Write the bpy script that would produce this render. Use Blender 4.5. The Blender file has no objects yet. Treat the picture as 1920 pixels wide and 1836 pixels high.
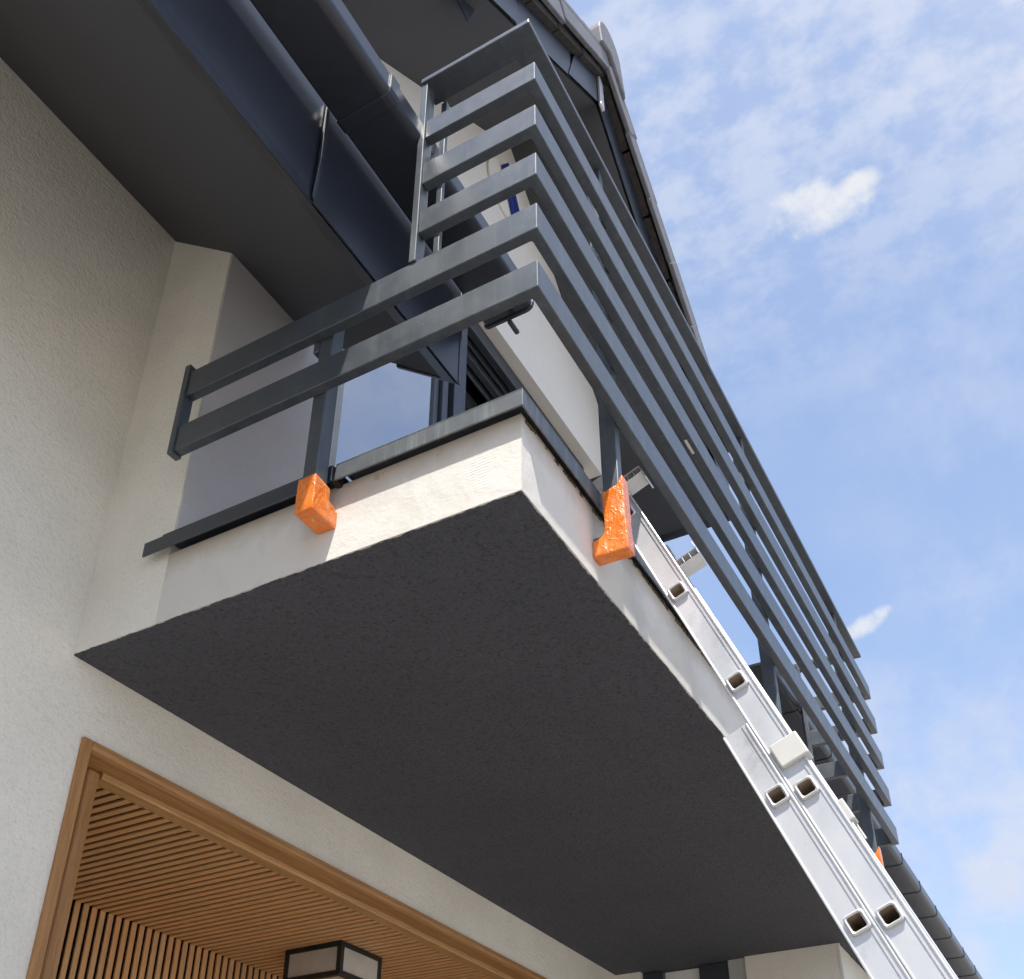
import bpy, bmesh, math, random
from mathutils import Vector, Matrix, noise as mnoise

random.seed(7)
S = 0.8                      # one drawing unit of this house = 0.8 m
scene = bpy.context.scene
col = scene.collection

# ------------------------------------------------------------------ camera
CAM = Vector((-1.71717, -0.93277, -1.69351))
YAW, PITCH, ROLL, FPX = 0.508664, 0.537068, 0.002314, 2024.93
fwd = Vector((math.cos(YAW)*math.cos(PITCH), math.sin(YAW)*math.cos(PITCH), math.sin(PITCH)))
rgt = Vector((math.sin(YAW), -math.cos(YAW), 0)); upv = rgt.cross(fwd)
r2 = rgt*math.cos(ROLL)+upv*math.sin(ROLL); u2 = upv*math.cos(ROLL)-rgt*math.sin(ROLL)
cd = bpy.data.cameras.new('camera'); cam = bpy.data.objects.new('camera', cd); col.objects.link(cam)
cam.matrix_world = Matrix.Translation(CAM*S) @ Matrix((r2, u2, -fwd)).transposed().to_4x4()
cd.sensor_fit = 'HORIZONTAL'; cd.sensor_width = 36.0; cd.lens = 36.0*FPX/1920.0
cd.shift_y = (1280-918)/1920.0
cd.clip_start = 0.05; cd.clip_end = 5000
scene.camera = cam

# ------------------------------------------------------------------ light
SUN = Vector((-1.95, -1.0, 4.2)).normalized()
elev = math.asin(SUN.z); bearing = math.atan2(SUN.x, SUN.y)
sd = bpy.data.lights.new('sun', 'SUN'); sd.energy = 3.0; sd.angle = math.radians(0.53); sd.color = (1.0, 0.95, 0.88)
sun = bpy.data.objects.new('sun', sd); col.objects.link(sun)
sun.rotation_euler = SUN.to_track_quat('Z', 'Y').to_euler(); sun.location = (-6, -4, 14)

world = bpy.data.worlds.new('World'); scene.world = world; world.use_nodes = True
wt = world.node_tree; wt.nodes.clear()
def wn(t, **k):
    n = wt.nodes.new(t)
    for a, b in k.items(): setattr(n, a, b)
    return n
def wl(a, b): wt.links.new(a, b)
sky = wn('ShaderNodeTexSky', sky_type='NISHITA'); sky.sun_disc = False
sky.sun_elevation = elev; sky.sun_rotation = bearing
sky.air_density = 1.0; sky.dust_density = 1.4; sky.ozone_density = 1.6; sky.altitude = 150
tc = wn('ShaderNodeTexCoord')
sep = wn('ShaderNodeSeparateXYZ'); wl(tc.outputs['Generated'], sep.inputs[0])
def wmath(op, a, b=None, c=None, clamp=False):
    n = wn('ShaderNodeMath', operation=op); n.use_clamp = clamp
    for i, v in enumerate((a, b, c)):
        if v is None: continue
        if isinstance(v, (int, float)): n.inputs[i].default_value = v
        else: wl(v, n.inputs[i])
    return n.outputs[0]
zc = wmath('ADD', wmath('MAXIMUM', sep.outputs[2], 0.0), 0.22)
comb = wn('ShaderNodeCombineXYZ')
wl(wmath('DIVIDE', sep.outputs[0], zc), comb.inputs[0]); wl(wmath('DIVIDE', sep.outputs[1], zc), comb.inputs[1])
def wnoise(scale, detail, rough, dist=0.0, off=(0, 0, 0), stretch=(1, 1, 1)):
    mp = wn('ShaderNodeMapping'); mp.inputs['Location'].default_value = off; mp.inputs['Scale'].default_value = stretch
    wl(comb.outputs[0], mp.inputs[0])
    n = wn('ShaderNodeTexNoise'); wl(mp.outputs[0], n.inputs['Vector'])
    n.inputs['Scale'].default_value = scale; n.inputs['Detail'].default_value = detail
    n.inputs['Roughness'].default_value = rough; n.inputs['Distortion'].default_value = dist
    return n.outputs['Fac']
def wramp(v, a, b):
    n = wn('ShaderNodeMapRange'); n.interpolation_type = 'SMOOTHSTEP'; wl(v, n.inputs[0])
    n.inputs[1].default_value = a; n.inputs[2].default_value = b
    return n.outputs[0]
broad = wramp(wnoise(1.5, 2, 0.55, 0.0, (3.1, 1.7, 0)), 0.40, 0.68)
fine = wramp(wnoise(6.5, 5, 0.62, 0.0, (0.4, 7.3, 0), (1.0, 1.5, 1)), 0.30, 0.74)
veil = wramp(wnoise(2.6, 4, 0.6, 0.0, (9.2, 2.2, 0)), 0.30, 0.80)
cover = wmath('ADD', wmath('MULTIPLY', wmath('MULTIPLY', broad, fine), 0.46), wmath('MULTIPLY', veil, 0.20), clamp=True)
mott = wramp(wnoise(17, 4, 0.62, 0.0, (2.4, 5.3, 0), (1.35, 1, 1)), 0.36, 0.64)
cover = wmath('ADD', cover, wmath('MULTIPLY', wramp(sep.outputs[2], 0.62, 0.86), wmath('ADD', 0.16, wmath('MULTIPLY', mott, 0.52))), clamp=True)
cover = wmath('ADD', cover, wmath('MULTIPLY', wramp(sep.outputs[2], 0.56, 0.30), wmath('ADD', 0.18, wmath('MULTIPLY', wramp(wnoise(4.2, 5, 0.62, 0.0, (5.4, 3.3, 0), (1, 1.6, 1)), 0.38, 0.66), 0.55))), clamp=True)
haze = wn('ShaderNodeMix', data_type='RGBA'); wl(wmath('ADD', 0.28, wmath('MULTIPLY', wramp(sep.outputs[2], 0.62, 0.12), 0.15)), haze.inputs['Factor']); wl(sky.outputs[0], haze.inputs['A']); haze.inputs['B'].default_value = (1.30, 1.70, 2.58, 1)
# two small cumulus scraps
def ray(px, py):
    v = fwd + r2*((px-960)/FPX) - u2*((py-1280)/FPX); return v.normalized()
puffnoise = wn('ShaderNodeTexNoise'); wl(tc.outputs['Generated'], puffnoise.inputs['Vector'])
puffnoise.inputs['Scale'].default_value = 34; puffnoise.inputs['Detail'].default_value = 5; puffnoise.inputs['Roughness'].default_value = 0.6
puffs = None
for (px, py, rx, ry, tilt) in ((1540, 386, 66, 36, -0.25), (1600, 350, 40, 18, -0.6), (1480, 384, 32, 18, 0.3),
                               (1622, 1172, 44, 16, -0.55), (1650, 1150, 18, 12, -0.6)):
    d = ray(px, py)
    ex = (ray(px+math.cos(tilt)*40, py+math.sin(tilt)*40)-d); ex = (ex-d*ex.dot(d)).normalized(); ey = d.cross(ex).normalized()
    def vdot(v, s):
        n = wn('ShaderNodeVectorMath', operation='DOT_PRODUCT'); wl(tc.outputs['Generated'], n.inputs[0])
        n.inputs[1].default_value = v*s; return n.outputs['Value']
    a = vdot(ex, FPX/rx); b = vdot(ey, FPX/ry)
    front = vdot(d, 1.0)
    q = wmath('ADD', wmath('MULTIPLY', a, a), wmath('MULTIPLY', b, b))
    q = wmath('ADD', q, wmath('MULTIPLY', wmath('SUBTRACT', puffnoise.outputs['Fac'], 0.5), 4.2))
    m = wramp(q, 1.75, -0.35)
    m = wmath('MULTIPLY', m, wmath('GREATER_THAN', front, 0.9))
    puffs = m if puffs is None else wmath('MAXIMUM', puffs, m)
mixc = wn('ShaderNodeMix', data_type='RGBA'); wl(cover, mixc.inputs['Factor']); wl(haze.outputs['Result'], mixc.inputs['A'])
mixc.inputs['B'].default_value = (2.30, 2.48, 2.95, 1)
mixp = wn('ShaderNodeMix', data_type='RGBA'); wl(wmath('MULTIPLY', puffs, 0.82), mixp.inputs['Factor']); wl(mixc.outputs['Result'], mixp.inputs['A'])
mixp.inputs['B'].default_value = (2.95, 2.95, 2.98, 1)
bg = wn('ShaderNodeBackground'); bg.inputs['Strength'].default_value = 0.14; wl(mixp.outputs['Result'], bg.inputs['Color'])
wo = wn('ShaderNodeOutputWorld'); wl(bg.outputs[0], wo.inputs[0])

vs = scene.view_settings; vs.view_transform = 'Standard'; vs.look = 'None'; vs.gamma = 1.0; vs.use_curve_mapping = False
vs.exposure = 1.15
scene.render.engine = 'CYCLES'
scene.cycles.max_bounces = 5; scene.cycles.diffuse_bounces = 3; scene.cycles.glossy_bounces = 2; scene.cycles.transparent_max_bounces = 4
scene.cycles.use_denoising = True; scene.cycles.use_adaptive_sampling = True; scene.cycles.adaptive_threshold = 0.03
world.cycles.sampling_method = 'MANUAL'; world.cycles.sample_map_resolution = 512

# ------------------------------------------------------------------ materials
class MT:
    def __init__(s, name):
        s.m = bpy.data.materials.new(name); s.m.use_nodes = True
        s.t = s.m.node_tree; s.p = s.t.nodes['Principled BSDF']
        s.tc = s.t.nodes.new('ShaderNodeTexCoord'); s.co = s.tc.outputs['Object']
    def n(s, t, **k):
        x = s.t.nodes.new(t)
        for a, b in k.items(): setattr(x, a, b)
        return x
    def l(s, a, b): s.t.links.new(a, b)
    def mp(s, scale=(1, 1, 1), loc=(0, 0, 0), rnd=False):
        x = s.n('ShaderNodeMapping'); s.l(s.co, x.inputs[0]); x.inputs['Scale'].default_value = scale; x.inputs['Location'].default_value = loc
        if rnd:
            oi = s.n('ShaderNodeObjectInfo'); cb = s.n('ShaderNodeVectorMath', operation='SCALE')
            cb.inputs[0].default_value = (31, 17, 23); s.l(oi.outputs['Random'], cb.inputs['Scale']); s.l(cb.outputs[0], x.inputs['Location'])
        return x.outputs[0]
    def noise(s, scale, detail=4, rough=0.55, vec=None, dist=0.0):
        x = s.n('ShaderNodeTexNoise'); s.l(vec if vec is not None else s.co, x.inputs['Vector'])
        x.inputs['Scale'].default_value = scale; x.inputs['Detail'].default_value = detail
        x.inputs['Roughness'].default_value = rough; x.inputs['Distortion'].default_value = dist
        return x.outputs['Fac']
    def vor(s, scale, feature='F1', vec=None, rnd=1.0):
        x = s.n('ShaderNodeTexVoronoi', feature=feature); s.l(vec if vec is not None else s.co, x.inputs['Vector'])
        x.inputs['Scale'].default_value = scale; x.inputs['Randomness'].default_value = rnd
        return x
    def ramp(s, v, a, b, lo=0.0, hi=1.0, smooth=True):
        x = s.n('ShaderNodeMapRange'); s.l(v, x.inputs[0])
        if smooth: x.interpolation_type = 'SMOOTHSTEP'
        for i, q in zip((1, 2, 3, 4), (a, b, lo, hi)): x.inputs[i].default_value = q
        return x.outputs[0]
    def math(s, op, a, b=0.0, clamp=False):
        x = s.n('ShaderNodeMath', operation=op); x.use_clamp = clamp
        for i, v in enumerate((a, b)):
            if isinstance(v, (int, float)): x.inputs[i].default_value = v
            else: s.l(v, x.inputs[i])
        return x.outputs[0]
    def mix(s, f, a, b):
        x = s.n('ShaderNodeMix', data_type='RGBA')
        if isinstance(f, (int, float)): x.inputs['Factor'].default_value = f
        else: s.l(f, x.inputs['Factor'])
        for k, v in (('A', a), ('B', b)):
            if isinstance(v, tuple): x.inputs[k].default_value = (*v, 1)
            else: s.l(v, x.inputs[k])
        return x.outputs['Result']
    def base(s, v):
        if isinstance(v, tuple): s.p.inputs['Base Color'].default_value = (*v, 1)
        else: s.l(v, s.p.inputs['Base Color'])
    def rough(s, v):
        if isinstance(v, (int, float)): s.p.inputs['Roughness'].default_value = v
        else: s.l(v, s.p.inputs['Roughness'])
    def bump(s, h, dist, strength=1.0):
        b = s.n('ShaderNodeBump'); b.inputs['Distance'].default_value = dist; b.inputs['Strength'].default_value = strength
        s.l(h, b.inputs['Height']); s.l(b.outputs[0], s.p.inputs['Normal'])
    def sep(s):
        x = s.n('ShaderNodeSeparateXYZ'); s.l(s.co, x.inputs[0]); return x.outputs

def m_plaster(name, c, grain=170.0, depth=0.0022, var=0.10):
    m = MT(name)
    g = m.noise(grain, 3, 0.6, dist=0.4); g2 = m.noise(grain*0.33, 2, 0.5)
    big = m.noise(1.6, 5, 0.6)
    dark = tuple(x*(1-var) for x in c); lite = tuple(min(1, x*(1+var*0.5)) for x in c)
    colr = m.mix(m.ramp(big, 0.3, 0.7), dark, lite)
    colr = m.mix(m.ramp(g, 0.30, 0.52, 0.22, 0.0), colr, tuple(x*0.62 for x in c))
    m.base(colr); m.rough(0.92); m.p.inputs['Specular IOR Level'].default_value = 0.2
    m.bump(m.math('ADD', g, m.math('MULTIPLY', g2, 0.5)), depth)
    return m.m

def m_dark_plaster(name):
    m = MT(name); c = (0.058, 0.055, 0.058)
    g = m.noise(135, 3, 0.65, dist=0.5)
    big = m.noise(2.2, 6, 0.62); pits = m.noise(118, 3, 0.7)
    colr = m.mix(m.ramp(big, 0.3, 0.72), (0.070, 0.072, 0.086), (0.080, 0.082, 0.097))
    colr = m.mix(m.ramp(pits, 0.34, 0.50, 0.62, 0.0), colr, (0.014, 0.014, 0.016))
    colr = m.mix(m.ramp(g, 0.55, 0.75, 0.0, 0.5), colr, (0.16, 0.16, 0.175))
    m.base(colr); m.rough(0.85)
    m.bump(m.math('ADD', g, m.math('MULTIPLY', pits, 1.2)), 0.0065)
    return m.m

def m_soffit_board(name):
    m = MT(name); big = m.noise(1.4, 4, 0.55); g = m.noise(240, 3, 0.6)
    m.base(m.mix(m.ramp(big, 0.3, 0.7), (0.066, 0.067, 0.074), (0.077, 0.078, 0.086))); m.rough(0.8)
    m.bump(g, 0.0008)
    return m.m

def m_metal(name, c=(0.020, 0.026, 0.034), rough=0.36, dust=0.5, spec=0.65, streak=0.0, satin=0.11, vary=1.0):
    m = MT(name)
    big = m.noise(3.5, 5, 0.6); spk = m.vor(75); spk2 = m.noise(9, 3, 0.6)
    keep = m.math('MULTIPLY', m.ramp(spk.outputs['Distance'], 0.05, 0.12, 1.0, 0.0), m.ramp(spk2, 0.52, 0.66))
    colr = m.mix(m.ramp(big, 0.3, 0.72), tuple(x*0.92 for x in c), tuple(x*1.12 for x in c))
    film_glint = m.noise(26, 5, 0.7)
    colr = m.mix(m.ramp(film_glint, 0.45, 0.8, 0.0, 0.025*dust), colr, (0.30, 0.31, 0.31))
    if streak:
        st = m.noise(1.0, 5, 0.65, vec=m.mp((40, 40, 1.5)))
        colr = m.mix(m.ramp(st, 0.48, 0.75, 0.0, streak), colr, (0.34, 0.36, 0.34))
    colr = m.mix(m.math('MULTIPLY', keep, dust), colr, (0.55, 0.55, 0.53))
    m.base(colr); m.rough(m.ramp(film_glint, 0.3, 0.75, rough-0.05*vary, rough+0.08*vary)); m.p.inputs['Specular IOR Level'].default_value = spec
    if satin:
        g = m.n('ShaderNodeBsdfGlossy'); g.inputs['Roughness'].default_value = 0.60; g.inputs['Color'].default_value = (0.64, 0.69, 0.72, 1)
        mx = m.n('ShaderNodeMixShader'); m.l(m.ramp(film_glint, 0.25, 0.8, satin*0.8, satin*1.25), mx.inputs[0])
        m.l(m.p.outputs[0], mx.inputs[1]); m.l(g.outputs[0], mx.inputs[2]); m.l(mx.outputs[0], m.t.nodes['Material Output'].inputs[0])
    return m.m

def m_alu(name, c=(0.63, 0.63, 0.635), rough=0.38, metallic=0.5, grime=0.75):
    m = MT(name)
    sm = m.noise(9, 6, 0.72); sp = m.noise(60, 4, 0.7); br = m.noise(1.0, 3, 0.6, vec=m.mp((120, 6, 3)))
    colr = m.mix(m.ramp(sm, 0.52, 0.78, 0.0, grime), c, (0.42, 0.41, 0.40))
    colr = m.mix(m.ramp(sp, 0.68, 0.76, 0.0, 0.55), colr, (0.20, 0.19, 0.18))
    m.base(colr); m.p.inputs['Metallic'].default_value = metallic
    m.rough(m.ramp(br, 0.3, 0.7, rough-0.06, rough+0.1)); m.bump(br, 0.0002)
    return m.m

def m_wood(name, axis, c1, c2, rnd=False, rough=0.55):
    m = MT(name)
    sc = {'x': (1.2, 26, 26), 'y': (26, 1.2, 26), 'z': (26, 26, 1.2)}[axis]
    v = m.mp(sc, rnd=rnd)
    g = m.noise(3.0, 6, 0.62, vec=v, dist=0.8); f = m.noise(14, 3, 0.6, vec=v)
    colr = m.mix(m.ramp(g, 0.3, 0.7), c1, c2)
    colr = m.mix(m.ramp(f, 0.35, 0.5, 0.35, 0.0), colr, tuple(x*0.55 for x in c1))
    if rnd:
        oi = m.n('ShaderNodeObjectInfo')
        colr = m.mix(m.ramp(oi.outputs['Random'], 0, 1, 0.0, 0.45, False), colr, (c2[0]*1.05, c2[1]*0.82, c2[2]*0.62))
    m.base(colr); m.rough(rough); m.bump(f, 0.0004)
    return m.m

def m_plain(name, c, rough=0.6, spec=0.5, metallic=0.0, var=0.08, scale=9):
    m = MT(name); b = m.noise(scale, 4, 0.6)
    m.base(m.mix(m.ramp(b, 0.3, 0.7), tuple(x*(1-var) for x in c), tuple(x*(1+var) for x in c)))
    m.rough(rough); m.p.inputs['Specular IOR Level'].default_value = spec; m.p.inputs['Metallic'].default_value = metallic
    return m.m

def m_fascia(name):
    """smooth filler coat on the slab edge: patches, trowel lines, stained strip under the drip edge"""
    m = MT(name); x, y, z = m.sep()
    c = (0.675, 0.645, 0.59)
    patch = m.noise(4.0, 5, 0.6, dist=1.0); fineg = m.noise(110, 4, 0.65)
    colr = m.mix(m.ramp(patch, 0.49, 0.57, 0.0, 0.55), c, (0.60, 0.575, 0.51))
    dirt = m.math('ADD', z, m.math('MULTIPLY', m.math('SUBTRACT', m.noise(9, 6, 0.65), 0.5), 0.10))
    colr = m.mix(m.ramp(dirt, 0.115, 0.180, 0.0, 0.62), colr, (0.46, 0.39, 0.31))
    rust = m.noise(24, 4, 0.7)
    colr = m.mix(m.math('MULTIPLY', m.ramp(dirt, 0.13, 0.18), m.ramp(rust, 0.60, 0.72, 0.0, 0.8)), colr, (0.40, 0.22, 0.12))
    colr = m.mix(m.ramp(fineg, 0.28, 0.40, 0.35, 0.0), colr, (0.55, 0.53, 0.48))
    m.base(colr); m.rough(0.88); m.p.inputs['Specular IOR Level'].default_value = 0.2
    w = m.n('ShaderNodeTexWave'); w.bands_direction = 'Z'; w.inputs['Scale'].default_value = 42; w.inputs['Distortion'].default_value = 1.6
    m.l(m.co, w.inputs['Vector'])
    m.bump(m.math('ADD', m.math('MULTIPLY', w.outputs['Fac'], m.ramp(patch, 0.35, 0.5, 0.14, 0.0)), m.math('ADD', m.noise(16, 5, 0.6), m.math('MULTIPLY', fineg, 0.25))), 0.0035)
    return m.m

def m_tape(name):
    m = MT(name); w = m.noise(24, 4, 0.65, dist=1.6)
    def ridge(scale, vec):
        n = m.noise(scale, 3, 0.55, vec=vec, dist=0.7)
        return m.ramp(m.math('ABSOLUTE', m.math('SUBTRACT', n, 0.5)), 0.0, 0.035, 1.0, 0.0)
    r1 = ridge(34, m.mp((1.0, 1.0, 0.30))); r2 = ridge(22, m.mp((1.0, 1.0, 0.8), (3, 1, 2)))
    film_glint = m.noise(30, 4, 0.6, vec=m.mp((1.6, 1.6, 0.35)))
    colr = m.mix(m.ramp(w, 0.3, 0.7), (0.78, 0.165, 0.008), (0.86, 0.215, 0.012))
    colr = m.mix(m.ramp(film_glint, 0.60, 0.70, 0.0, 0.45), colr, (0.95, 0.68, 0.48))  # pale highlight streaks mixed into the orange
    colr = m.mix(m.math('MULTIPLY', m.math('MAXIMUM', r1, r2), 0.10), colr, (0.95, 0.62, 0.38))  # crease ridges lightened, glints put into the colour
    m.base(colr); m.rough(m.ramp(w, 0.3, 0.7, 0.22, 0.40)); m.p.inputs['Coat Weight'].default_value = 0.8; m.p.inputs['Coat Roughness'].default_value = 0.12
    m.bump(m.math('ADD', w, m.math('ADD', m.math('MULTIPLY', film_glint, 1.1), m.math('MULTIPLY', r2, 0.22))), 0.0034)
    return m.m

def m_glass(name, refl=0.42, tint=(0.35, 0.37, 0.40)):
    m = bpy.data.materials.new(name); m.use_nodes = True; t = m.node_tree; t.nodes.clear()
    g = t.nodes.new('ShaderNodeBsdfGlossy'); g.inputs['Roughness'].default_value = 0.008; g.inputs['Color'].default_value = (0.95, 0.97, 1, 1)
    tr = t.nodes.new('ShaderNodeBsdfTransparent'); tr.inputs['Color'].default_value = (*tint, 1)
    fr = t.nodes.new('ShaderNodeFresnel'); fr.inputs['IOR'].default_value = 1.5
    ad = t.nodes.new('ShaderNodeMath'); ad.operation = 'ADD'; ad.use_clamp = True; ad.inputs[1].default_value = refl
    no = t.nodes.new('ShaderNodeTexNoise'); no.inputs['Scale'].default_value = 1.6
    tcx = t.nodes.new('ShaderNodeTexCoord'); t.links.new(tcx.outputs['Object'], no.inputs['Vector'])
    bp = t.nodes.new('ShaderNodeBump'); bp.inputs['Distance'].default_value = 0.002; t.links.new(no.outputs['Fac'], bp.inputs['Height'])
    t.links.new(bp.outputs[0], g.inputs['Normal'])
    mx = t.nodes.new('ShaderNodeMixShader'); t.links.new(fr.outputs[0], ad.inputs[0]); t.links.new(ad.outputs[0], mx.inputs[0])
    t.links.new(tr.outputs[0], mx.inputs[1]); t.links.new(g.outputs[0], mx.inputs[2])
    o = t.nodes.new('ShaderNodeOutputMaterial'); t.links.new(mx.outputs[0], o.inputs[0])
    return m

def m_ground(name):
    m = MT(name); br = m.n('ShaderNodeTexBrick'); m.l(m.co, br.inputs['Vector']); br.inputs['Scale'].default_value = 2.6
    br.inputs['Color1'].default_value = (0.315, 0.293, 0.262, 1); br.inputs['Color2'].default_value = (0.265, 0.248, 0.225, 1); br.inputs['Mortar'].default_value = (0.16, 0.15, 0.14, 1)
    br.inputs['Mortar Size'].default_value = 0.012
    m.l(br.outputs['Color'], m.p.inputs['Base Color']); m.rough(0.9)
    return m.m

M = dict(
    wall=m_plaster('wall_plaster', (0.83, 0.79, 0.70), grain=118, depth=0.0032),
    gable=m_plaster('gable_plaster', (0.80, 0.76, 0.69), grain=210, depth=0.0010, var=0.04),
    bayshade=m_plaster('smooth_shade_plaster', (0.60, 0.568, 0.556), grain=230, depth=0.0007, var=0.06),  # smoother plaster; its mauve-grey also holds the shade of the bay front
    dark=m_dark_plaster('dark_soffit_plaster'),
    board=m_soffit_board('eave_soffit_board'),
    metal=m_metal('anthracite_powder_coat', dust=0.7, streak=0.10),
    sheet=m_metal('anthracite_sheet', c=(0.014, 0.017, 0.028), rough=0.30, dust=0.12, spec=0.55, satin=0.025, vary=0.15),
    drip=m_metal('weathered_drip_sheet', c=(0.055, 0.062, 0.066), rough=0.46, dust=1.0, streak=0.35),
    frame=m_metal('window_profile', c=(0.026, 0.030, 0.040), rough=0.38, dust=0.1, satin=0.03),
    fascia=m_fascia('slab_edge_filler'),
    seal=m_plain('crumbling_sealant', (0.13, 0.10, 0.075), 0.95, 0.2, var=0.5, scale=60),
    tape=m_tape('orange_tape'),
    alu=m_alu('ladder_aluminium'),
    alu_in=m_alu('bore_reflection_alu', c=(0.55, 0.46, 0.37), rough=0.45, grime=0.5),  # brown tint stands for warm light reflected inside the bores
    white=m_plain('white_plastic', (0.54, 0.53, 0.50), 0.45, var=0.04),
    black=m_plain('black_rubber', (0.012, 0.012, 0.013), 0.6),
    woodx=m_wood('stained_wood_x', 'x', (0.33, 0.16, 0.055), (0.46, 0.24, 0.09)),
    woodz=m_wood('stained_wood_z', 'z', (0.33, 0.16, 0.055), (0.46, 0.24, 0.09)),
    wood2x=m_wood('pale_wood_x', 'x', (0.40, 0.215, 0.08), (0.54, 0.31, 0.125)),
    wood2z=m_wood('pale_wood_z', 'z', (0.40, 0.215, 0.08), (0.54, 0.31, 0.125)),
    slaty=m_wood('slat_wood_y', 'y', (0.58, 0.33, 0.145), (0.74, 0.44, 0.21), True),
    slatz=m_wood('slat_wood_z', 'z', (0.58, 0.33, 0.145), (0.74, 0.44, 0.21), True),
    backing=m_plain('black_felt', (0.006, 0.004, 0.003), 0.95, 0.1),
    glass=m_glass('window_glass'),
    pale=m_plain('pale_reveal', (0.44, 0.45, 0.42), 0.7),
    curtain=m_plain('white_blind', (0.75, 0.74, 0.70), 0.8),
    room=m_plain('dark_room', (0.05, 0.05, 0.05), 0.9),
    tile=m_plain('concrete_tile', (0.17, 0.168, 0.178), 0.55, var=0.12, scale=20),
    batten=m_plain('roof_batten', (0.045, 0.038, 0.034), 0.9, var=0.35, scale=40),
    blue=m_plain('blue_enamel', (0.012, 0.03, 0.22), 0.3),
    lampblack=m_plain('lamp_black', (0.015, 0.018, 0.018), 0.45),
    frost=m_plain('frosted_glass', (0.52, 0.49, 0.43), 0.45),
    sticker=m_plain('paper_sticker', (0.70, 0.69, 0.62), 0.7),
    ground=m_ground('paving'),
)

# ------------------------------------------------------------------ mesh helpers (drawing units in, metres out)
def tag(o, label, cat=None, group=None, kind=None):
    o['label'] = label
    if cat: o['category'] = cat
    if group: o['group'] = group
    if kind: o['kind'] = kind
    return o
def empty(name, loc, label, cat, group=None):
    e = bpy.data.objects.new(name, None); col.objects.link(e); e.location = Vector(loc)*S
    e.empty_display_size = 0.1
    return tag(e, label, cat, group)
def adopt(o, parent):
    if parent is not None:
        o.parent = parent
        o.matrix_parent_inverse = Matrix.Translation(-parent.location)     # meshes all sit at the world origin
    return o
def mk(name, V, F, mat, parent=None, bevel=0.0, seg=2, smooth=False, cuts=0, jitter=0.0):
    bm = bmesh.new(); vs_ = [bm.verts.new(Vector(v)*S) for v in V]
    for f in F:
        try: bm.faces.new([vs_[i] for i in f])
        except ValueError: pass
    bmesh.ops.recalc_face_normals(bm, faces=bm.faces[:])
    if bevel: bmesh.ops.bevel(bm, geom=bm.edges[:], offset=bevel*S, segments=seg, profile=0.5, affect='EDGES', clamp_overlap=True)
    if cuts:
        bmesh.ops.subdivide_edges(bm, edges=bm.edges[:], cuts=cuts, use_grid_fill=True)
        for v in bm.verts: v.co += Vector([random.uniform(-1, 1)*jitter*S for _ in range(3)])
    me = bpy.data.meshes.new(name); bm.to_mesh(me); bm.free()
    me.materials.append(M[mat] if isinstance(mat, str) else mat)
    if smooth:
        for p in me.polygons: p.use_smooth = True
    o = bpy.data.objects.new(name, me); col.objects.link(o)
    return adopt(o, parent)
class MB:
    def __init__(s): s.V = []; s.F = []
    def box(s, x0, x1, y0, y1, z0, z1):
        b = len(s.V)
        s.V += [(x, y, z) for z in (z0, z1) for y in (y0, y1) for x in (x0, x1)]
        s.F += [[b+i for i in f] for f in ((0, 2, 3, 1), (4, 5, 7, 6), (0, 1, 5, 4), (2, 6, 7, 3), (0, 4, 6, 2), (1, 3, 7, 5))]
        return s
    def prism(s, axis, poly, a0, a1):
        b = len(s.V); n = len(poly)
        def p(q, a): return {'x': (a, q[0], q[1]), 'y': (q[0], a, q[1]), 'z': (q[0], q[1], a)}[axis]
        s.V += [p(q, a0) for q in poly]+[p(q, a1) for q in poly]
        s.F += [list(range(b, b+n)), list(range(b+2*n-1, b+n-1, -1))]
        s.F += [[b+i, b+(i+1) % n, b+n+(i+1) % n, b+n+i] for i in range(n)]
        return s
    def frame(s, fn):
        s.V = [tuple(fn(v)) for v in s.V]; return s
    def build(s, name, mat, parent=None, **k): return mk(name, s.V, s.F, mat, parent, **k)
def box(name, x0, x1, y0, y1, z0, z1, mat, parent=None, **k): return MB().box(x0, x1, y0, y1, z0, z1).build(name, mat, parent, **k)
def prism(name, axis, poly, a0, a1, mat, parent=None, **k): return MB().prism(axis, poly, a0, a1).build(name, mat, parent, **k)
def struct(o, label=None):
    o['kind'] = 'structure'
    if label: o['label'] = label
    return o

GZ = CAM.z-1.94              # ground level

# ------------------------------------------------------------------ ground
struct(mk('ground', [(-900, -900, GZ), (900, -900, GZ), (900, 900, GZ), (-900, 900, GZ)], [(0, 1, 2, 3)], 'ground'), 'pale paved ground in front of the house')

# ------------------------------------------------------------------ house
D, B, L = 1.5, 1.175, 3.845
house = empty('house', (1.9, D, GZ), 'white rendered house with dark eaves and a beige gable', 'house')
# main wall with the porch opening
w = MB()
w.box(-6, 0.094, D, 1.80, GZ, 2.05)
w.box(0.094, 3.40, D, 1.80, -0.232, 0.30)
w.box(3.40, L, D, 1.80, GZ, 0.30)
w.build('main_wall', 'wall', house)
prism('bay_wall', 'x', [(B, 0.0), (D, 0.0), (D, 1.90), (B, 1.625)], 0.0, 0.64, 'wall', house)
prism('bay_shade_sheet', 'x', [(B-0.005, 0.292), (B-0.0005, 0.292), (B-0.0005, 1.60), (B-0.005, 1.596)], 0.004, 0.640, 'bayshade', house)  # added thin sheet, smooth finish, bay front's shade put into its colour
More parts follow.
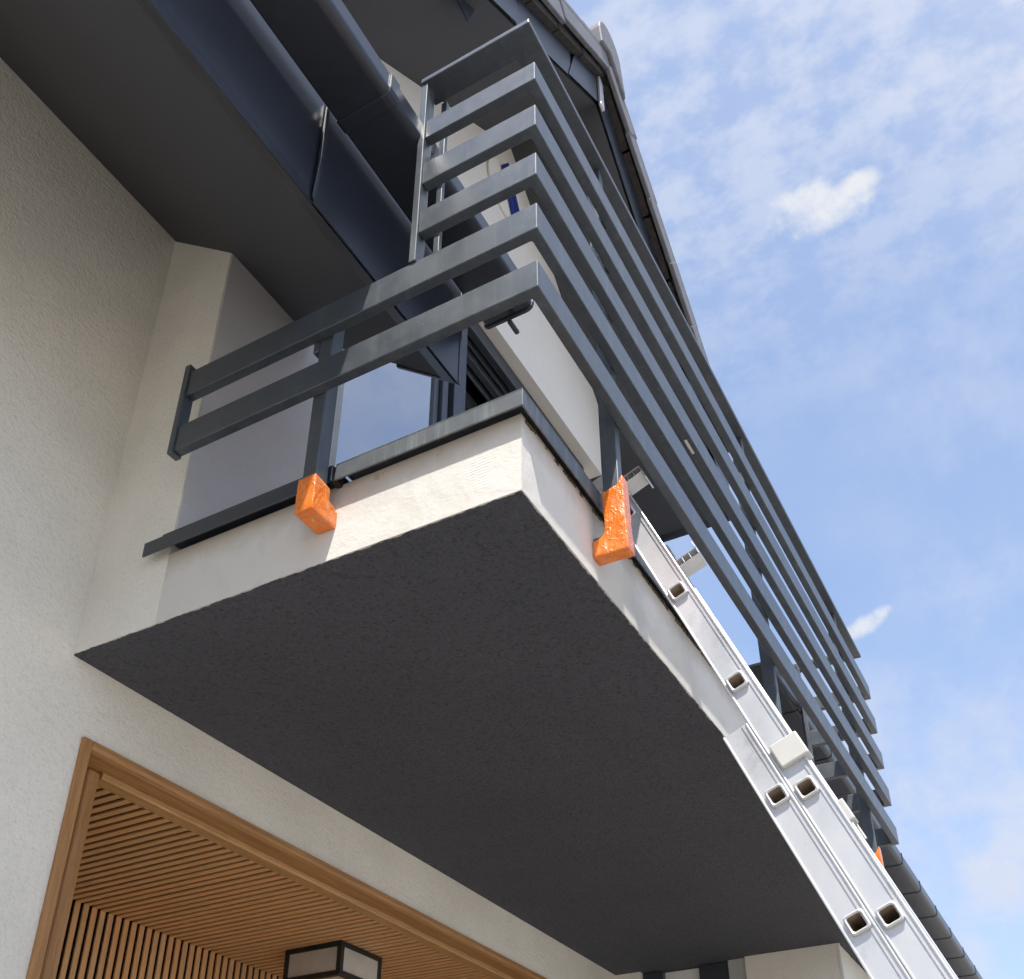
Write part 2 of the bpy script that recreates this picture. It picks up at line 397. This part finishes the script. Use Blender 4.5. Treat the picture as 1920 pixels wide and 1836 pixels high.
# wing wall below the far end of the balcony
w = MB(); w.box(L, L+0.25, 0.254, 0.75, GZ, -0.004); w.box(L, L+0.25, 1.35, D, GZ, -0.004); w.box(L+0.02, L+1.4, 0.256, 0.50, GZ, -0.006)
w.build('wing_wall', 'wall', house)
box('corner_bead', L-0.004, L+0.008, 0.246, 0.262, GZ, -0.006, 'curtain', house, bevel=0.003)
win = box('wing_window', L+0.10, L+0.16, 0.85, 1.35, GZ+0.2, -0.004, 'frame', house)
box('reveal', L+0.02, L+0.10, 0.75, 0.85, GZ, -0.006, 'pale', win)
box('frame_bar', L+0.03, L+0.10, 0.85, 1.02, GZ+0.2, -0.008, 'frame', win, bevel=0.004)
box('frame_bar', L+0.03, L+0.10, 1.23, 1.35, GZ+0.2, -0.008, 'frame', win, bevel=0.004)
box('blind', L+0.07, L+0.095, 1.02, 1.23, GZ+0.3, -0.010, 'curtain', win)

# eave of the main roof: near side, and again beyond the gable
def eave(x0, x1, endplate):
    r = prism('eave_roof', 'x', [(0.505, 1.030), (1.75, 2.072), (1.75, 2.60), (0.505, 1.56)], x0, x1, 'board', house)
    prism('drip_strip', 'x', [(0.500, 1.018), (0.552, 1.0615), (0.552, 1.0685), (0.500, 1.025)], x0, x1+0.002, 'sheet', r)
    n = max(1, int((x1-x0)/1.65)); st = (x1-x0)/n
    for i in range(n):
        a, b = x0+i*st, x0+(i+1)*st
        if endplate == 'near':      # joint where the photo shows it
            a = [-6, -4.2, -2.0, -0.32][i] if n == 3 else a
            b = [-4.2, -2.0, -0.32, x1][i] if n == 3 else b
        dz = 0.003*(i % 2)
        prism('fascia_sheet', 'x', [(0.4925-dz, 1.012), (0.4985, 1.012), (0.5035, 1.06), (0.5035, 1.487), (0.496-dz, 1.487), (0.4945-dz, 1.06)], a, b, 'sheet', r)
    box('roof_board', x0, x1, 0.507, 0.53, 1.487, 1.56, 'pale', r)
    return r
er = eave(-6, 0.45, 'near')
prism('fascia_sheet', 'x', [(0.4865, 1.010), (0.4915, 1.010), (0.4915, 1.487), (0.4865, 1.487)], -0.32, 0.455, 'sheet', er)
prism('joint_cover', 'x', [(0.480, 1.08), (0.4855, 1.02), (0.4855, 1.449), (0.478, 1.449), (0.472, 1.20), (0.476, 1.12)], -0.330, -0.316, 'sheet', er, bevel=0.002)
prism('end_plate', 'x', [(0.484, 1.008), (0.75, 1.225), (0.75, 1.74), (0.484, 1.52)], 0.451, 0.466, 'sheet', er, bevel=0.003)
er2 = eave(3.36, 16.0, 'far')
prism('end_plate', 'x', [(0.486, 1.008), (0.75, 1.225), (0.75, 1.74), (0.486, 1.52)], 3.344, 3.358, 'sheet', er2, bevel=0.003)

# gable wall
AX, AZ, SL, SR = 2.03, 4.95, 0.80, 1.0
def zl(x): return AZ-SL*(AX-x)
def zr(x): return AZ-SR*(x-AX)
prism('gable_wall', 'y', [(0.3, 3.09), (3.262, 3.09), (3.262, zr(3.262)+0.04), (AX, AZ+0.04), (0.3, zl(0.3)+0.04)], B, B+0.30, 'gable', house)
box('gable_pier', 3.14, 3.262, B+0.10, B+0.30, 0.2, 3.0895, 'gable', house)
# windows of the balcony
bw = box('balcony_window', 1.39, 3.14, B+0.26, B+0.275, 0.25, 3.08, 'glass', house)
box('stile', 0.641, 0.700, B+0.02, B+0.25, 0.25, 3.08, 'pale', bw, bevel=0.004)
yb = B+0.06
box('pane', 0.70, 1.345, B+0.040, B+0.052, 0.25, 3.08, 'glass', bw)
for (a, b, y0) in ((1.345, 1.385, 0.028), (1.392, 1.440, 0.01), (1.446, 1.474, 0.045), (1.480, 1.585, 0.002)):
    box('mullion', a, b, B+y0, B+0.22, 0.25, 3.085, 'frame', bw, bevel=0.004)
for (y0, y1, z0) in ((0.085, 0.125, 3.00), (0.135, 0.150, 2.97), (0.16, 0.20, 2.93), (0.215, 0.228, 2.90)):
    box('head_rail', 1.586, 3.14, B+y0, B+y1, z0, 3.086, 'frame', bw, bevel=0.004)
box('shutter_box', 1.586, 3.14, B+0.072, B+0.083, 2.98, 3.087, 'frame', bw)
for a in (2.25, 3.06):
    box('sash_stile', a, a+0.075, B+0.14, B+0.20, 0.25, 2.92, 'frame', bw, bevel=0.004)
# room behind
w = MB(); w.box(0.2, 3.3, 3.0, 3.1, 0.25, 5.0); w.box(0.1, 0.2, D+0.3, 3.1, 0.2, 4.0); w.box(3.27, 3.3, B+0.31, 3.1, 0.2, 4.0); w.box(0.2, 3.27, B+0.30, 3.1, 0.18, 0.24)
w.box(0.2, 3.27, B+0.31, 3.1, 3.15, 3.2)
w.build('room_wall', 'room', house)

# gable roof
roof = prism('gable_roof', 'y', [(-0.5, zl(-0.5)), (AX, AZ), (3.97, zr(3.97)), (3.97, zr(3.97)+0.36), (AX, AZ+0.36), (-0.5, zl(-0.5)+0.36)], 0.56, 4.2, 'board', house)
VY = 0.545
def verge(side, xa, xb, dy, tipcut=0.0):
    z = zl if side < 0 else zr
    p = [(xa, z(xa)-0.006), (xb, z(xb)-0.006), (xb, z(xb)+0.40), (xa+tipcut, z(xa+tipcut)+0.40)]
    return prism('verge_sheet', 'y', p, VY-dy, VY-dy+0.006, 'sheet', roof)
verge(-1, -0.5, 0.95, 0.010); verge(-1, 0.90, 1.62, 0.004, 0.12); verge(-1, 1.58, AX, 0.010, 0.14)
verge(1, AX, 2.95, 0.003); verge(1, 2.90, 3.97, 0.010)
prism('ridge_joint', 'y', [(AX-0.02, AZ-0.05), (AX+0.035, AZ-0.06), (AX+0.035, AZ+0.22), (AX-0.02, AZ+0.25)], VY-0.030, VY-0.012, 'alu', roof, bevel=0.004)
box('eave_strip', 3.955, 3.985, 0.56, 4.2, zr(3.97)-0.03, zr(3.97)+0.33, 'sheet', roof)
prism('valley_tip', 'y', [(0.656, 3.702), (0.47, 3.76), (0.60, 3.95), (0.735, 3.98)], 0.640, 0.648, 'sheet', roof)
# verge tiles
tl = 0.43
tm = MB(); tm.box(0, tl+0.03, 0.0, 0.42, 0.0, 0.035); tm.box(0, tl+0.012, 0.0, 0.030, -0.125, 0.0)
tm.box(0.10, tl-0.02, 0.035, 0.060, -0.05, 0.0)
tile0 = tm.build('verge_tile', 'tile', None, bevel=0.005, seg=1); tmesh = tile0.data
bpy.data.objects.remove(tile0)
bmesh_b = MB().box(0, tl-0.02, 0, 0.05, -0.06, 0.0); bt = bmesh_b.build('tile_batten', 'batten'); btm = bt.data; bpy.data.objects.remove(bt)
wl0 = Vector((0, 0, 0)); p = roof
def put(name, me, loc, rot, parent):
    o = bpy.data.objects.new(name, me); col.objects.link(o); adopt(o, parent)
    o.location = Vector(loc)*S; o.rotation_euler = rot
    return o
VT = 0.455
ar = math.atan(SR); al = math.atan(SL)
for i in range(6):
    s0 = 0.10+i*tl
    x = AX+s0*math.cos(ar); z = AZ+0.50-s0*math.sin(ar)
    put('verge_tile', tmesh, (x, VT+random.uniform(-0.006, 0.006), z), (0, ar-0.045, random.uniform(-0.008, 0.008)), roof)
    put('tile_batten', btm, (x+0.05, VT+0.045, z-0.11), (0, ar, 0), roof)
for i in range(6):
    s0 = 0.06+(i+1)*tl
    x = AX-s0*math.cos(al); z = AZ+0.50-s0*math.sin(al)
    put('verge_tile', tmesh, (x, VT+random.uniform(-0.006, 0.006), z), (0, -al+0.045, random.uniform(-0.008, 0.008)), roof)
    put('tile_batten', btm, (x+0.05, VT+0.045, z-0.11), (0, -al, 0), roof)
# ridge cap end: rounded hood
pts = []
for k in range(13):
    a = math.pi*k/12
    pts.append((AX+0.005+0.165*math.cos(a), AZ+0.54+0.17*math.sin(a)))
pts += [(AX-0.13, AZ+0.40), (AX+0.005, AZ+0.47), (AX+0.22, AZ+0.26)]
prism('ridge_cap', 'y', pts, VT-0.025, VT+0.45, 'tile', roof, bevel=0.012)
# roof surface
w = MB(); w.prism('y', [(-0.5, zl(-0.5)+0.36), (AX, AZ+0.36), (3.99, zr(3.99)+0.36), (3.99, zr(3.99)+0.44), (AX, AZ+0.47), (-0.5, zl(-0.5)+0.44)], 0.58, 4.2)
w.build('tile_deck', 'batten', roof)

# ------------------------------------------------------------------ gutters
def gutter(x0, x1, label, joints, near):
    g = empty('rain_gutter', (x0 if not near else x1, 0.36, 1.40), label, 'gutter', 'box gutters along the eaves')
    prof = [(0.462, 1.50), (0.462, 1.405), (0.455, 1.398), (0.306, 1.398), (0.300, 1.398), (0.292, 1.3993), (0.286, 1.402), (0.281, 1.406), (0.2775, 1.411), (0.275, 1.417), (0.274, 1.424), (0.274, 1.432), (0.274, 1.485), (0.282, 1.492), (0.290, 1.485),
            (0.286, 1.44), (0.300, 1.418), (0.32, 1.412), (0.448, 1.412), (0.450, 1.50)]
    o = prism('trough', 'x', prof, x0, x1, 'sheet', g)
    o.data.polygons.foreach_set('use_smooth', [True]*len(o.data.polygons)); o.data.set_sharp_from_angle(angle=math.radians(38))
    for j in joints:
        pr = [(0.466, 1.46), (0.466, 1.402), (0.456, 1.393), (0.300, 1.393), (0.284, 1.397), (0.274, 1.406), (0.269, 1.422), (0.269, 1.492), (0.275, 1.492), (0.275, 1.44), (0.30, 1.42), (0.45, 1.42), (0.45, 1.46)]
        prism('joint_collar', 'x', pr, j, j+(0.045 if near else 0.02), 'sheet', g, bevel=0.002, seg=1)
    if near:
        prism('end_cap', 'x', [(0.468, 1.50), (0.468, 1.400), (0.455, 1.391), (0.300, 1.391), (0.284, 1.395), (0.274, 1.405), (0.269, 1.422), (0.269, 1.494)], x1-0.004, x1+0.010, 'frame', g, bevel=0.003)
        MB().box(x1-0.01, x1+0.055, 0.352, 0.370, 1.358, 1.376).build('outlet_stub', 'frame', g, bevel=0.006)
    return g
gutter(-6, 0.585, 'anthracite box gutter under the near eave, ending behind the railing corner', [-4.5, -2.9, -0.30], True)
gutter(3.30, 16.0, 'anthracite gutter of the far eave running behind the ladder', [3.9+0.7*i for i in range(16)], False)

# ------------------------------------------------------------------ balcony slab
balc = empty('balcony', (1.9, 0.75, 0.0), 'cantilevered white balcony slab with dark grey plastered underside', 'balcony')
LE = 4.55
w = MB(); w.box(0, LE, 0, B-0.001, 0.0, 0.245); w.box(0.6, LE, B-0.001, D, 0.0, 0.20)
w.build('slab', 'fascia', balc)
# ragged sheet of dark plaster under the slab
def ragged(x0, y0, x1, y1, step, amp):
    n = max(2, int(math.hypot(x1-x0, y1-y0)/step)); out = []; a = 0
    for i in range(n):
        t = i/n; a = 0.55*a+random.uniform(-1, 1)*amp
        nx, ny = -(y1-y0), (x1-x0); l = math.hypot(nx, ny)
        out.append((x0+(x1-x0)*t+nx/l*a, y0+(y1-y0)*t+ny/l*a))
    return out
out = ragged(0.004, D-0.001, 0.004, 0.004, 0.007, 0.0021)+ragged(0.004, 0.004, LE, 0.004, 0.007, 0.0021)+[(LE, 0.004), (LE, D-0.001)]
V = [(x, y, -0.005) for x, y in out]+[(x, y, 0.001) for x, y in out]; n = len(out)
F = [list(range(n))]+[[i, (i+1) % n, n+(i+1) % n, n+i] for i in range(n)]
mk('soffit', V, F, 'dark', balc)
# drip edge around the slab, two lengths on the near side
de = MB()
de.box(-0.038, -0.032, 0.556, 1.245, 0.236, 0.286); de.box(-0.038, 0.05, 0.556, 1.1745, 0.286, 0.291)
de.build('drip_edge', 'frame', balc, bevel=0.0015, seg=1)  # darker metal than the sunlit length: shade put into the colour
tag(de and balc.children[-1], 'drip edge length with its shade put into the dark colour')
de = MB()
de.prism('z', [(-0.034, 0.548), (-0.034, -0.022), (LE, -0.022), (LE, -0.016), (-0.028, -0.016), (-0.028, 0.548)], 0.236, 0.288)
de.prism('z', [(-0.034, 0.548), (-0.034, -0.022), (LE, -0.022), (LE, 0.08), (0.06, 0.08), (0.06, 0.548)], 0.288, 0.293)
de.build('drip_edge', 'drip', balc, bevel=0.0015, seg=1)
box('drip_joint', -0.031, -0.0005, 0.545, 0.562, 0.2365, 0.2855, 'black', balc)
# broken sealant line under the drip edge
def crumbs(name, axis, a0, a1):
    V, F = [], []; a = a0
    while a < a1:
        ln = random.uniform(0.004, 0.022); h = random.choice((0.001, 0.002, 0.002, 0.003, 0.005)); z1 = 0.2365+random.uniform(-0.004, 0)
        b = len(V); q = random.uniform(0.001, 0.005)
        for zz in (z1-h, z1+0.006):
            for s_ in (a, a+ln):
                for o_ in (0.002, -q):
                    V.append((o_, s_, zz) if axis == 'y' else (s_, o_, zz))
        F += [[b+i for i in f] for f in ((0, 1, 3, 2), (4, 6, 7, 5), (0, 4, 5, 1), (2, 3, 7, 6), (0, 2, 6, 4), (1, 5, 7, 3))]
        a += ln*random.uniform(0.9, 1.3)+(random.uniform(0.01, 0.07) if random.random() < 0.22 else 0)
    o = mk(name, V, F, 'seal', balc); o['kind'] = 'stuff'
crumbs('sealant', 'x', 0.02, 3.4)
box('deck', 0.07, LE-0.05, 0.09, B-0.01, 0.247, 0.28, 'tile', balc)

# ------------------------------------------------------------------ railing
rail = empty('balcony_railing', (1.9, -0.10, 0.24), 'anthracite metal railing of flat horizontal bars around the balcony', 'railing')
XR, YR, LR, TH = -0.125, -0.116, 3.988, 0.031
zt = [1.492, 1.278, 1.055, 0.838, 0.610]; zb = [1.405, 1.182, 0.960, 0.736, 0.513]
def ushape(x0, y0, x1, th, ye, ch=0.004):
    return [(x0, ye), (x0, y0), (x1, y0), (x1, ye), (x1-th, ye), (x1-th, y0+th+ch), (x1-th-ch, y0+th), (x0+th+ch, y0+th), (x0+th, y0+th+ch), (x0+th, ye)]
for i in range(5):
    ye = 0.262 if i < 3 else 1.094
    prism('rail', 'z', ushape(XR, YR, LR, TH, ye), zb[i], zt[i], 'metal', rail, bevel=0.0045, seg=3)
prism('handrail', 'z', ushape(-0.138, -0.105, 3.990, 0.085, 0.284), 1.692, 1.713, 'metal', rail, bevel=0.003, seg=2)
for xs in (0, 1):
    X0 = (lambda v: v) if xs == 0 else (lambda v: LR+XR-v)
    def bx(nm, a, b, *r, mat='metal', **k): return box(nm, min(X0(a), X0(b)), max(X0(a), X0(b)), *r, mat, rail, **k)
    bx('end_plate', -0.131, -0.092, 1.095, 1.117, 0.505, 0.868, bevel=0.003)
    bx('end_plate', -0.131, -0.088, 0.2625, 0.284, 0.840, 1.691, bevel=0.0015)
    bx('post', -0.0935, -0.046, 0.560, 0.606, 0.112, 0.835, bevel=0.003)
    bx('post_foot', -0.046, 0.0, 0.560, 0.606, 0.112, 0.150, bevel=0.002)
    bx('bracket', -0.0935, -0.06, 0.607, 0.63, 0.70, 0.745, bevel=0.004)
    bx('brace', -0.050, -0.034, 0.242, 0.262, 0.842, 1.692, bevel=0.002)
    bx('brace_tie', -0.0925, -0.0505, 0.246, 0.258, 1.33, 1.36)
def lumpy(name, axis, poly, a0, a1, label):
    o = prism(name, axis, poly, a0, a1, 'tape', rail)
    bm = bmesh.new(); bm.from_mesh(o.data)
    bmesh.ops.bevel(bm, geom=bm.edges[:], offset=0.0025, segments=2, profile=0.5, affect='EDGES', clamp_overlap=True)
    bmesh.ops.triangulate(bm, faces=bm.faces[:])
    for _ in range(2):
        bmesh.ops.subdivide_edges(bm, edges=[e for e in bm.edges if e.calc_length() > 0.005], cuts=2, use_grid_fill=True)
        bmesh.ops.triangulate(bm, faces=bm.faces[:])
    for v in bm.verts:
        q = v.co*70; r = Vector((v.co.x*200, v.co.y*200, v.co.z*60))
        crease = abs(mnoise.noise(q*0.7+Vector((5, 1, 2))))
        v.co += mnoise.noise_vector(q)*0.0009+mnoise.noise_vector(r)*0.0004+mnoise.noise_vector(q*0.2)*0.002*crease
    for f in bm.faces: f.smooth = True
    bm.to_mesh(o.data); bm.free(); o['label'] = label
    return o
for k, xp in enumerate((0.402, 1.88, 3.45)):
    box('post', xp, xp+0.030, -0.0845, -0.036, 0.095, 1.692, 'metal', rail, bevel=0.003)
    box('post_foot', xp, xp+0.030, -0.036, 0.0, 0.095, 0.130, 'metal', rail, bevel=0.002)
    box('post_brace', xp+0.034, xp+0.040, -0.072, -0.036, 0.50, 1.692, 'metal', rail)
    if k != 1: lumpy('tape_wrap', 'x', [(-0.098, 0.315), (-0.080, 0.285), (-0.034, 0.272), (-0.039, 0.155), (-0.036, 0.135), (-0.026, 0.122), (0.0, 0.116), (0.0, 0.062), (-0.104, 0.058), (-0.100, 0.18)], xp-0.007, xp+0.037, 'crinkled orange tape around the post foot')
lumpy('tape_wrap', 'y', [(-0.101, 0.212), (-0.038, 0.205), (-0.036, 0.165), (0.0, 0.150), (0.0, 0.098), (-0.101, 0.098)], 0.553, 0.613, 'crinkled orange tape around the post foot')
lumpy('tape_wrap', 'y', [(LR+XR+0.101, 0.212), (LR+XR+0.012, 0.205), (LR+XR, 0.150), (LR+XR, 0.098), (LR+XR+0.101, 0.098)], 0.553, 0.613, 'crinkled orange tape around the post foot')
mk('sticker', [(1.02, -0.100, zb[2]-0.002), (1.10, -0.100, zb[2]-0.002), (1.10, -0.090, zb[2]-0.002), (1.02, -0.090, zb[2]-0.002)], [(0, 1, 2, 3)], 'sticker', rail)

# ------------------------------------------------------------------ ladder
O = Vector((0.0, -0.15886, 0.02287)); Dv = Vector((0, 0.378, 0.926)).normalized(); Nv = Vector((0, -Dv.z, Dv.y))
def lad(v): return Vector((v[0], 0, 0))+O+Dv*v[1]+Nv*v[2]        # (x, along, outward)
TB = (GZ-O.z+0.02)/Dv.z
ladder = empty('extension_ladder', lad((0.8, TB, 0)), 'aluminium extension ladder leaning on the balcony edge', 'ladder')
def lbox(nm, x0, x1, t0, t1, n0, n1, mat='alu', parent=ladder, **k): return MB().box(x0, x1, t0, t1, n0, n1).frame(lad).build(nm, mat, parent, **k)
X1, X2 = 0.600, 1.050
def stile(x, side, t0, t1, n0, n1, rungs, nc):
    """channel stile; web at x with openings at the rungs, rounded lips on both edges"""
    m = MB(); h = 0.020; wx0, wx1 = (x, x+0.006) if side < 0 else (x-0.006, x)
    ts = sorted(rungs); a = t0
    m.box(wx0, wx1, t0, t1, n0+0.004, nc-h); m.box(wx0, wx1, t0, t1, nc+h, n1-0.004)
    for t in ts+[None]:
        b = t1 if t is None else t-h
        if b > a: m.box(wx0, wx1, a, b, nc-h, nc+h)
        a = None if t is None else t+h
    s = m.frame(lad).build('stile', 'alu', ladder)
    l = MB(); o = -0.0045 if side < 0 else 0.0045
    fx0, fx1 = sorted((x+o, x-o*5.5))
    l.box(fx0, fx1, t0, t1, n0, n0+0.0065); l.box(fx0, fx1, t0, t1, n1-0.0065, n1)
    l.frame(lad).build('stile_flange', 'alu', s, bevel=0.002, seg=2)
    g = MB().box(x-0.003 if side < 0 else x, x if side < 0 else x+0.003, t0, t1, n1-0.016, n1-0.012)
    g.frame(lad).build('stile_rib', 'alu', s)
    return s
def rrect(h, r, n=4):
    out = []
    for cx, cy, a0 in ((h-r, h-r, 0), (-h+r, h-r, 90), (-h+r, -h+r, 180), (h-r, -h+r, 270)):
        for k in range(n+1):
            a = math.radians(a0+90*k/n); out.append((cx+r*math.cos(a), cy+r*math.sin(a)))
    return out
def rung(t, nc):
    o_ = rrect(0.0240, 0.009); i_ = rrect(0.0172, 0.006); f_ = rrect(0.0205, 0.007)
    n = len(o_); V, F = [], []
    rings = [(X1-0.0095, i_), (X1-0.0120, f_), (X1-0.0095, o_), (X1+0.012, o_), (X1+0.012, rrect(0.0195, 0.007)), (X2+0.010, rrect(0.0195, 0.007))]
    for x, rr in rings: V += [(x, t+p[1], nc+p[0]) for p in rr]
    for k in range(len(rings)-1):
        F += [[k*n+i, k*n+(i+1) % n, (k+1)*n+(i+1) % n, (k+1)*n+i] for i in range(n)]
    m = MB(); m.V = V; m.F = F
    r = m.frame(lad).build('rung', 'alu', ladder)
    V = [(X1-0.0094, t+p[1], nc+p[0]) for p in i_]+[(X2-0.01, t+p[1], nc+p[0]) for p in i_]
    m = MB(); m.V = V; m.F = [[i, n+i, n+(i+1) % n, (i+1) % n] for i in range(n)]+[list(range(n, 2*n))]
    m.frame(lad).build('rung_bore', 'alu_in', r)
    return r
fly = [0.35-0.35*i for i in range(10)]; base = [-0.677-0.352*i for i in range(10)]
base = [t for t in base if t > TB+0.1]
FT, FB = 0.53, fly[-1]-0.12
stile(X1, -1, FB, FT, -0.0335, 0.0400, fly, 0.0); stile(X2, 1, FB, FT, -0.0335, 0.0400, fly, 0.0)
stile(X1, -1, TB, -0.465, -0.1050, -0.0345, base, -0.066); stile(X2, 1, TB, -0.465, -0.1050, -0.0345, base, -0.066)
for t in fly: rung(t, 0.0)
for t in base: rung(t, -0.066)
lbox('top_cap', X1-0.009, X1+0.03, FT-0.03, FT+0.012, -0.037, 0.043, 'white', bevel=0.004)
lbox('top_cap', X2-0.03, X2+0.009, FT-0.03, FT+0.012, -0.037, 0.043, 'white', bevel=0.004)
for xa, xb in ((X1-0.016, X1+0.03), (X2-0.03, X2+0.016)):
    c = MB(); c.box(xa, xb, -0.628, -0.560, -0.022, 0.052)
    c.frame(lad).build('guide_clamp', 'white', ladder, bevel=0.004)
    lbox('foot_pad', xa, xb, TB-0.02, TB+0.06, -0.108, -0.030, 'black', bevel=0.006)
# hooked guide fittings standing off the front of the fly section
def hook(t, flip, x0, x1):
    f = -1 if flip else 1
    prof = [(t-0.016, 0.036), (t+0.016, 0.036), (t+0.016, 0.104), (t+0.016+0.0*f, 0.110), (t-0.016, 0.110)]
    m = MB()
    def tb(a, b, n0, n1): m.box(x0, x1, min(a, b), max(a, b), n0, n1)
    tb(t+0.011, t+0.014, 0.040, 0.108); tb(t-0.014, t-0.011, 0.040, 0.108); tb(t-0.011, t+0.011, 0.104, 0.108); tb(t-0.011, t+0.011, 0.058, 0.061); tb(t-0.011, t+0.011, 0.080, 0.083)
    tb(t+0.014*f, t+0.040*f, 0.103, 0.108)
    m.frame(lad).build('guide_hook', 'alu', ladder, bevel=0.0015, seg=1)
hook(0.490, True, X1+0.012, X1+0.075); hook(0.098, False, X1+0.012, X1+0.075)
lbox('guide_strip', X2+0.002, X2+0.010, -0.68, -0.62, 0.041, 0.047, 'white', bevel=0.002)

# ------------------------------------------------------------------ porch: wooden frame, slats, lamp
df = empty('door_frame', (1.7, D, GZ), 'stained wooden frame around the porch opening', 'door frame')
box('jamb', 0.092, 0.126, 1.488, 1.62, GZ, -0.233, 'woodz', df, bevel=0.003)
box('jamb', 0.127, 0.196, 1.596, 1.63, GZ, -0.262, 'woodz', df)
box('jamb', 0.1965, 0.246, 1.576, 1.628, GZ, -0.2635, 'woodz', df, bevel=0.012, seg=3)
box('jamb', 3.33, 3.40, 1.488, 1.62, GZ, -0.233, 'woodz', df, bevel=0.003)
prism('head', 'x', [(1.488, -0.2335), (1.488, -0.250), (1.494, -0.259), (1.506, -0.263), (1.60, -0.263), (1.60, -0.2335)], 0.127, 3.329, 'woodx', df)
prism('head', 'x', [(1.570, -0.2645), (1.570, -0.280), (1.574, -0.285), (1.622, -0.285), (1.622, -0.2645)], 0.2465, 3.329, 'wood2x', df)

lin = empty('slat_cladding', (1.7, 2.5, GZ), 'brown wooden slat cladding on the porch ceiling and back wall', 'slat cladding')
ZC, YBK = -0.262, 2.555
w = MB(); w.box(0.05, 3.45, 1.63, 2.75, ZC+0.009, ZC+0.02); w.build('backing', 'backing', lin)
w = MB(); w.box(0.05, 3.45, YBK+0.009, YBK+0.02, GZ, ZC+0.0088); w.build('backing', 'backing', lin)
w = MB(); w.box(0.02, 0.05, 1.63, 2.75, GZ, ZC+0.04); w.box(3.45, 3.48, 1.63, 2.75, GZ, ZC+0.04); w.build('side_panel', 'backing', lin)
sc_ = MB().box(-0.0132, 0.0132, 1.63, YBK+0.006, ZC, ZC+0.0085).build('slat', 'slaty', None, bevel=0.0012, seg=1); scm = sc_.data; bpy.data.objects.remove(sc_)
sw_ = MB().box(-0.0132, 0.0132, YBK, YBK+0.0085, GZ, ZC-0.0005).build('slat', 'slatz', None, bevel=0.0012, seg=1); swm = sw_.data; bpy.data.objects.remove(sw_)
k = 0; x = 0.10
while x < 3.44:
    put('slat', scm, (x, 0, random.uniform(-0.0006, 0.0006)), (0, 0, 0), lin); put('slat', swm, (x, random.uniform(-0.0006, 0.0006), 0), (0, 0, 0), lin)
    x += 0.0425; k += 1

lamp = empty('ceiling_lamp', (2.1, 2.1, ZC), 'black framed box lamp with frosted panes on the porch ceiling', 'lamp')
lx0, lx1, ly0, ly1, lz0, lz1 = 1.925, 2.225, 1.935, 2.245, ZC-0.150, ZC-0.002
t_ = 0.022
for (a, b) in ((lx0, ly0), (lx1-t_, ly0), (lx0, ly1-t_), (lx1-t_, ly1-t_)): box('frame_post', a, a+t_, b, b+t_, lz0+t_, lz1-t_, 'lampblack', lamp)
for z0 in (lz0, lz1-t_):
    q = MB(); q.box(lx0, lx1, ly0, ly0+t_, z0, z0+t_); q.box(lx0, lx1, ly1-t_, ly1, z0, z0+t_); q.box(lx0, lx0+t_, ly0+t_, ly1-t_, z0, z0+t_); q.box(lx1-t_, lx1, ly0+t_, ly1-t_, z0, z0+t_)
    q.build('frame_ring', 'lampblack', lamp)
box('pane', lx0+0.006, lx0+0.010, ly0+t_, ly1-t_, lz0+t_, lz1-t_, 'frost', lamp)
box('pane', lx1-0.010, lx1-0.006, ly0+t_, ly1-t_, lz0+t_, lz1-t_, 'frost', lamp)
box('pane', lx0+t_, lx1-t_, ly0+0.006, ly0+0.010, lz0+t_, lz1-t_, 'frost', lamp)
box('pane', lx0+t_, lx1-t_, ly1-0.010, ly1-0.006, lz0+t_, lz1-t_, 'frost', lamp)
box('pane', lx0+t_, lx1-t_, ly0+t_, ly1-t_, lz0+0.006, lz0+0.010, 'frost', lamp)

# ------------------------------------------------------------------ fitting on the gable wall
wlmp = empty('wall_fitting', (1.98, B, 4.15), 'blue bar fitting with pale round plate high on the beige gable', 'wall fitting')
n = 28
prism('plate', 'y', [(1.95+0.22*math.cos(2*math.pi*k/n), 4.38+0.22*math.sin(2*math.pi*k/n)) for k in range(n)], B-0.018, B-0.0005, 'gable', wlmp, bevel=0.004)
prism('bar', 'y', [(1.866, 4.535), (1.925, 4.63), (2.09, 4.28), (2.02, 4.17)], B-0.045, B-0.019, 'blue', wlmp, bevel=0.006)
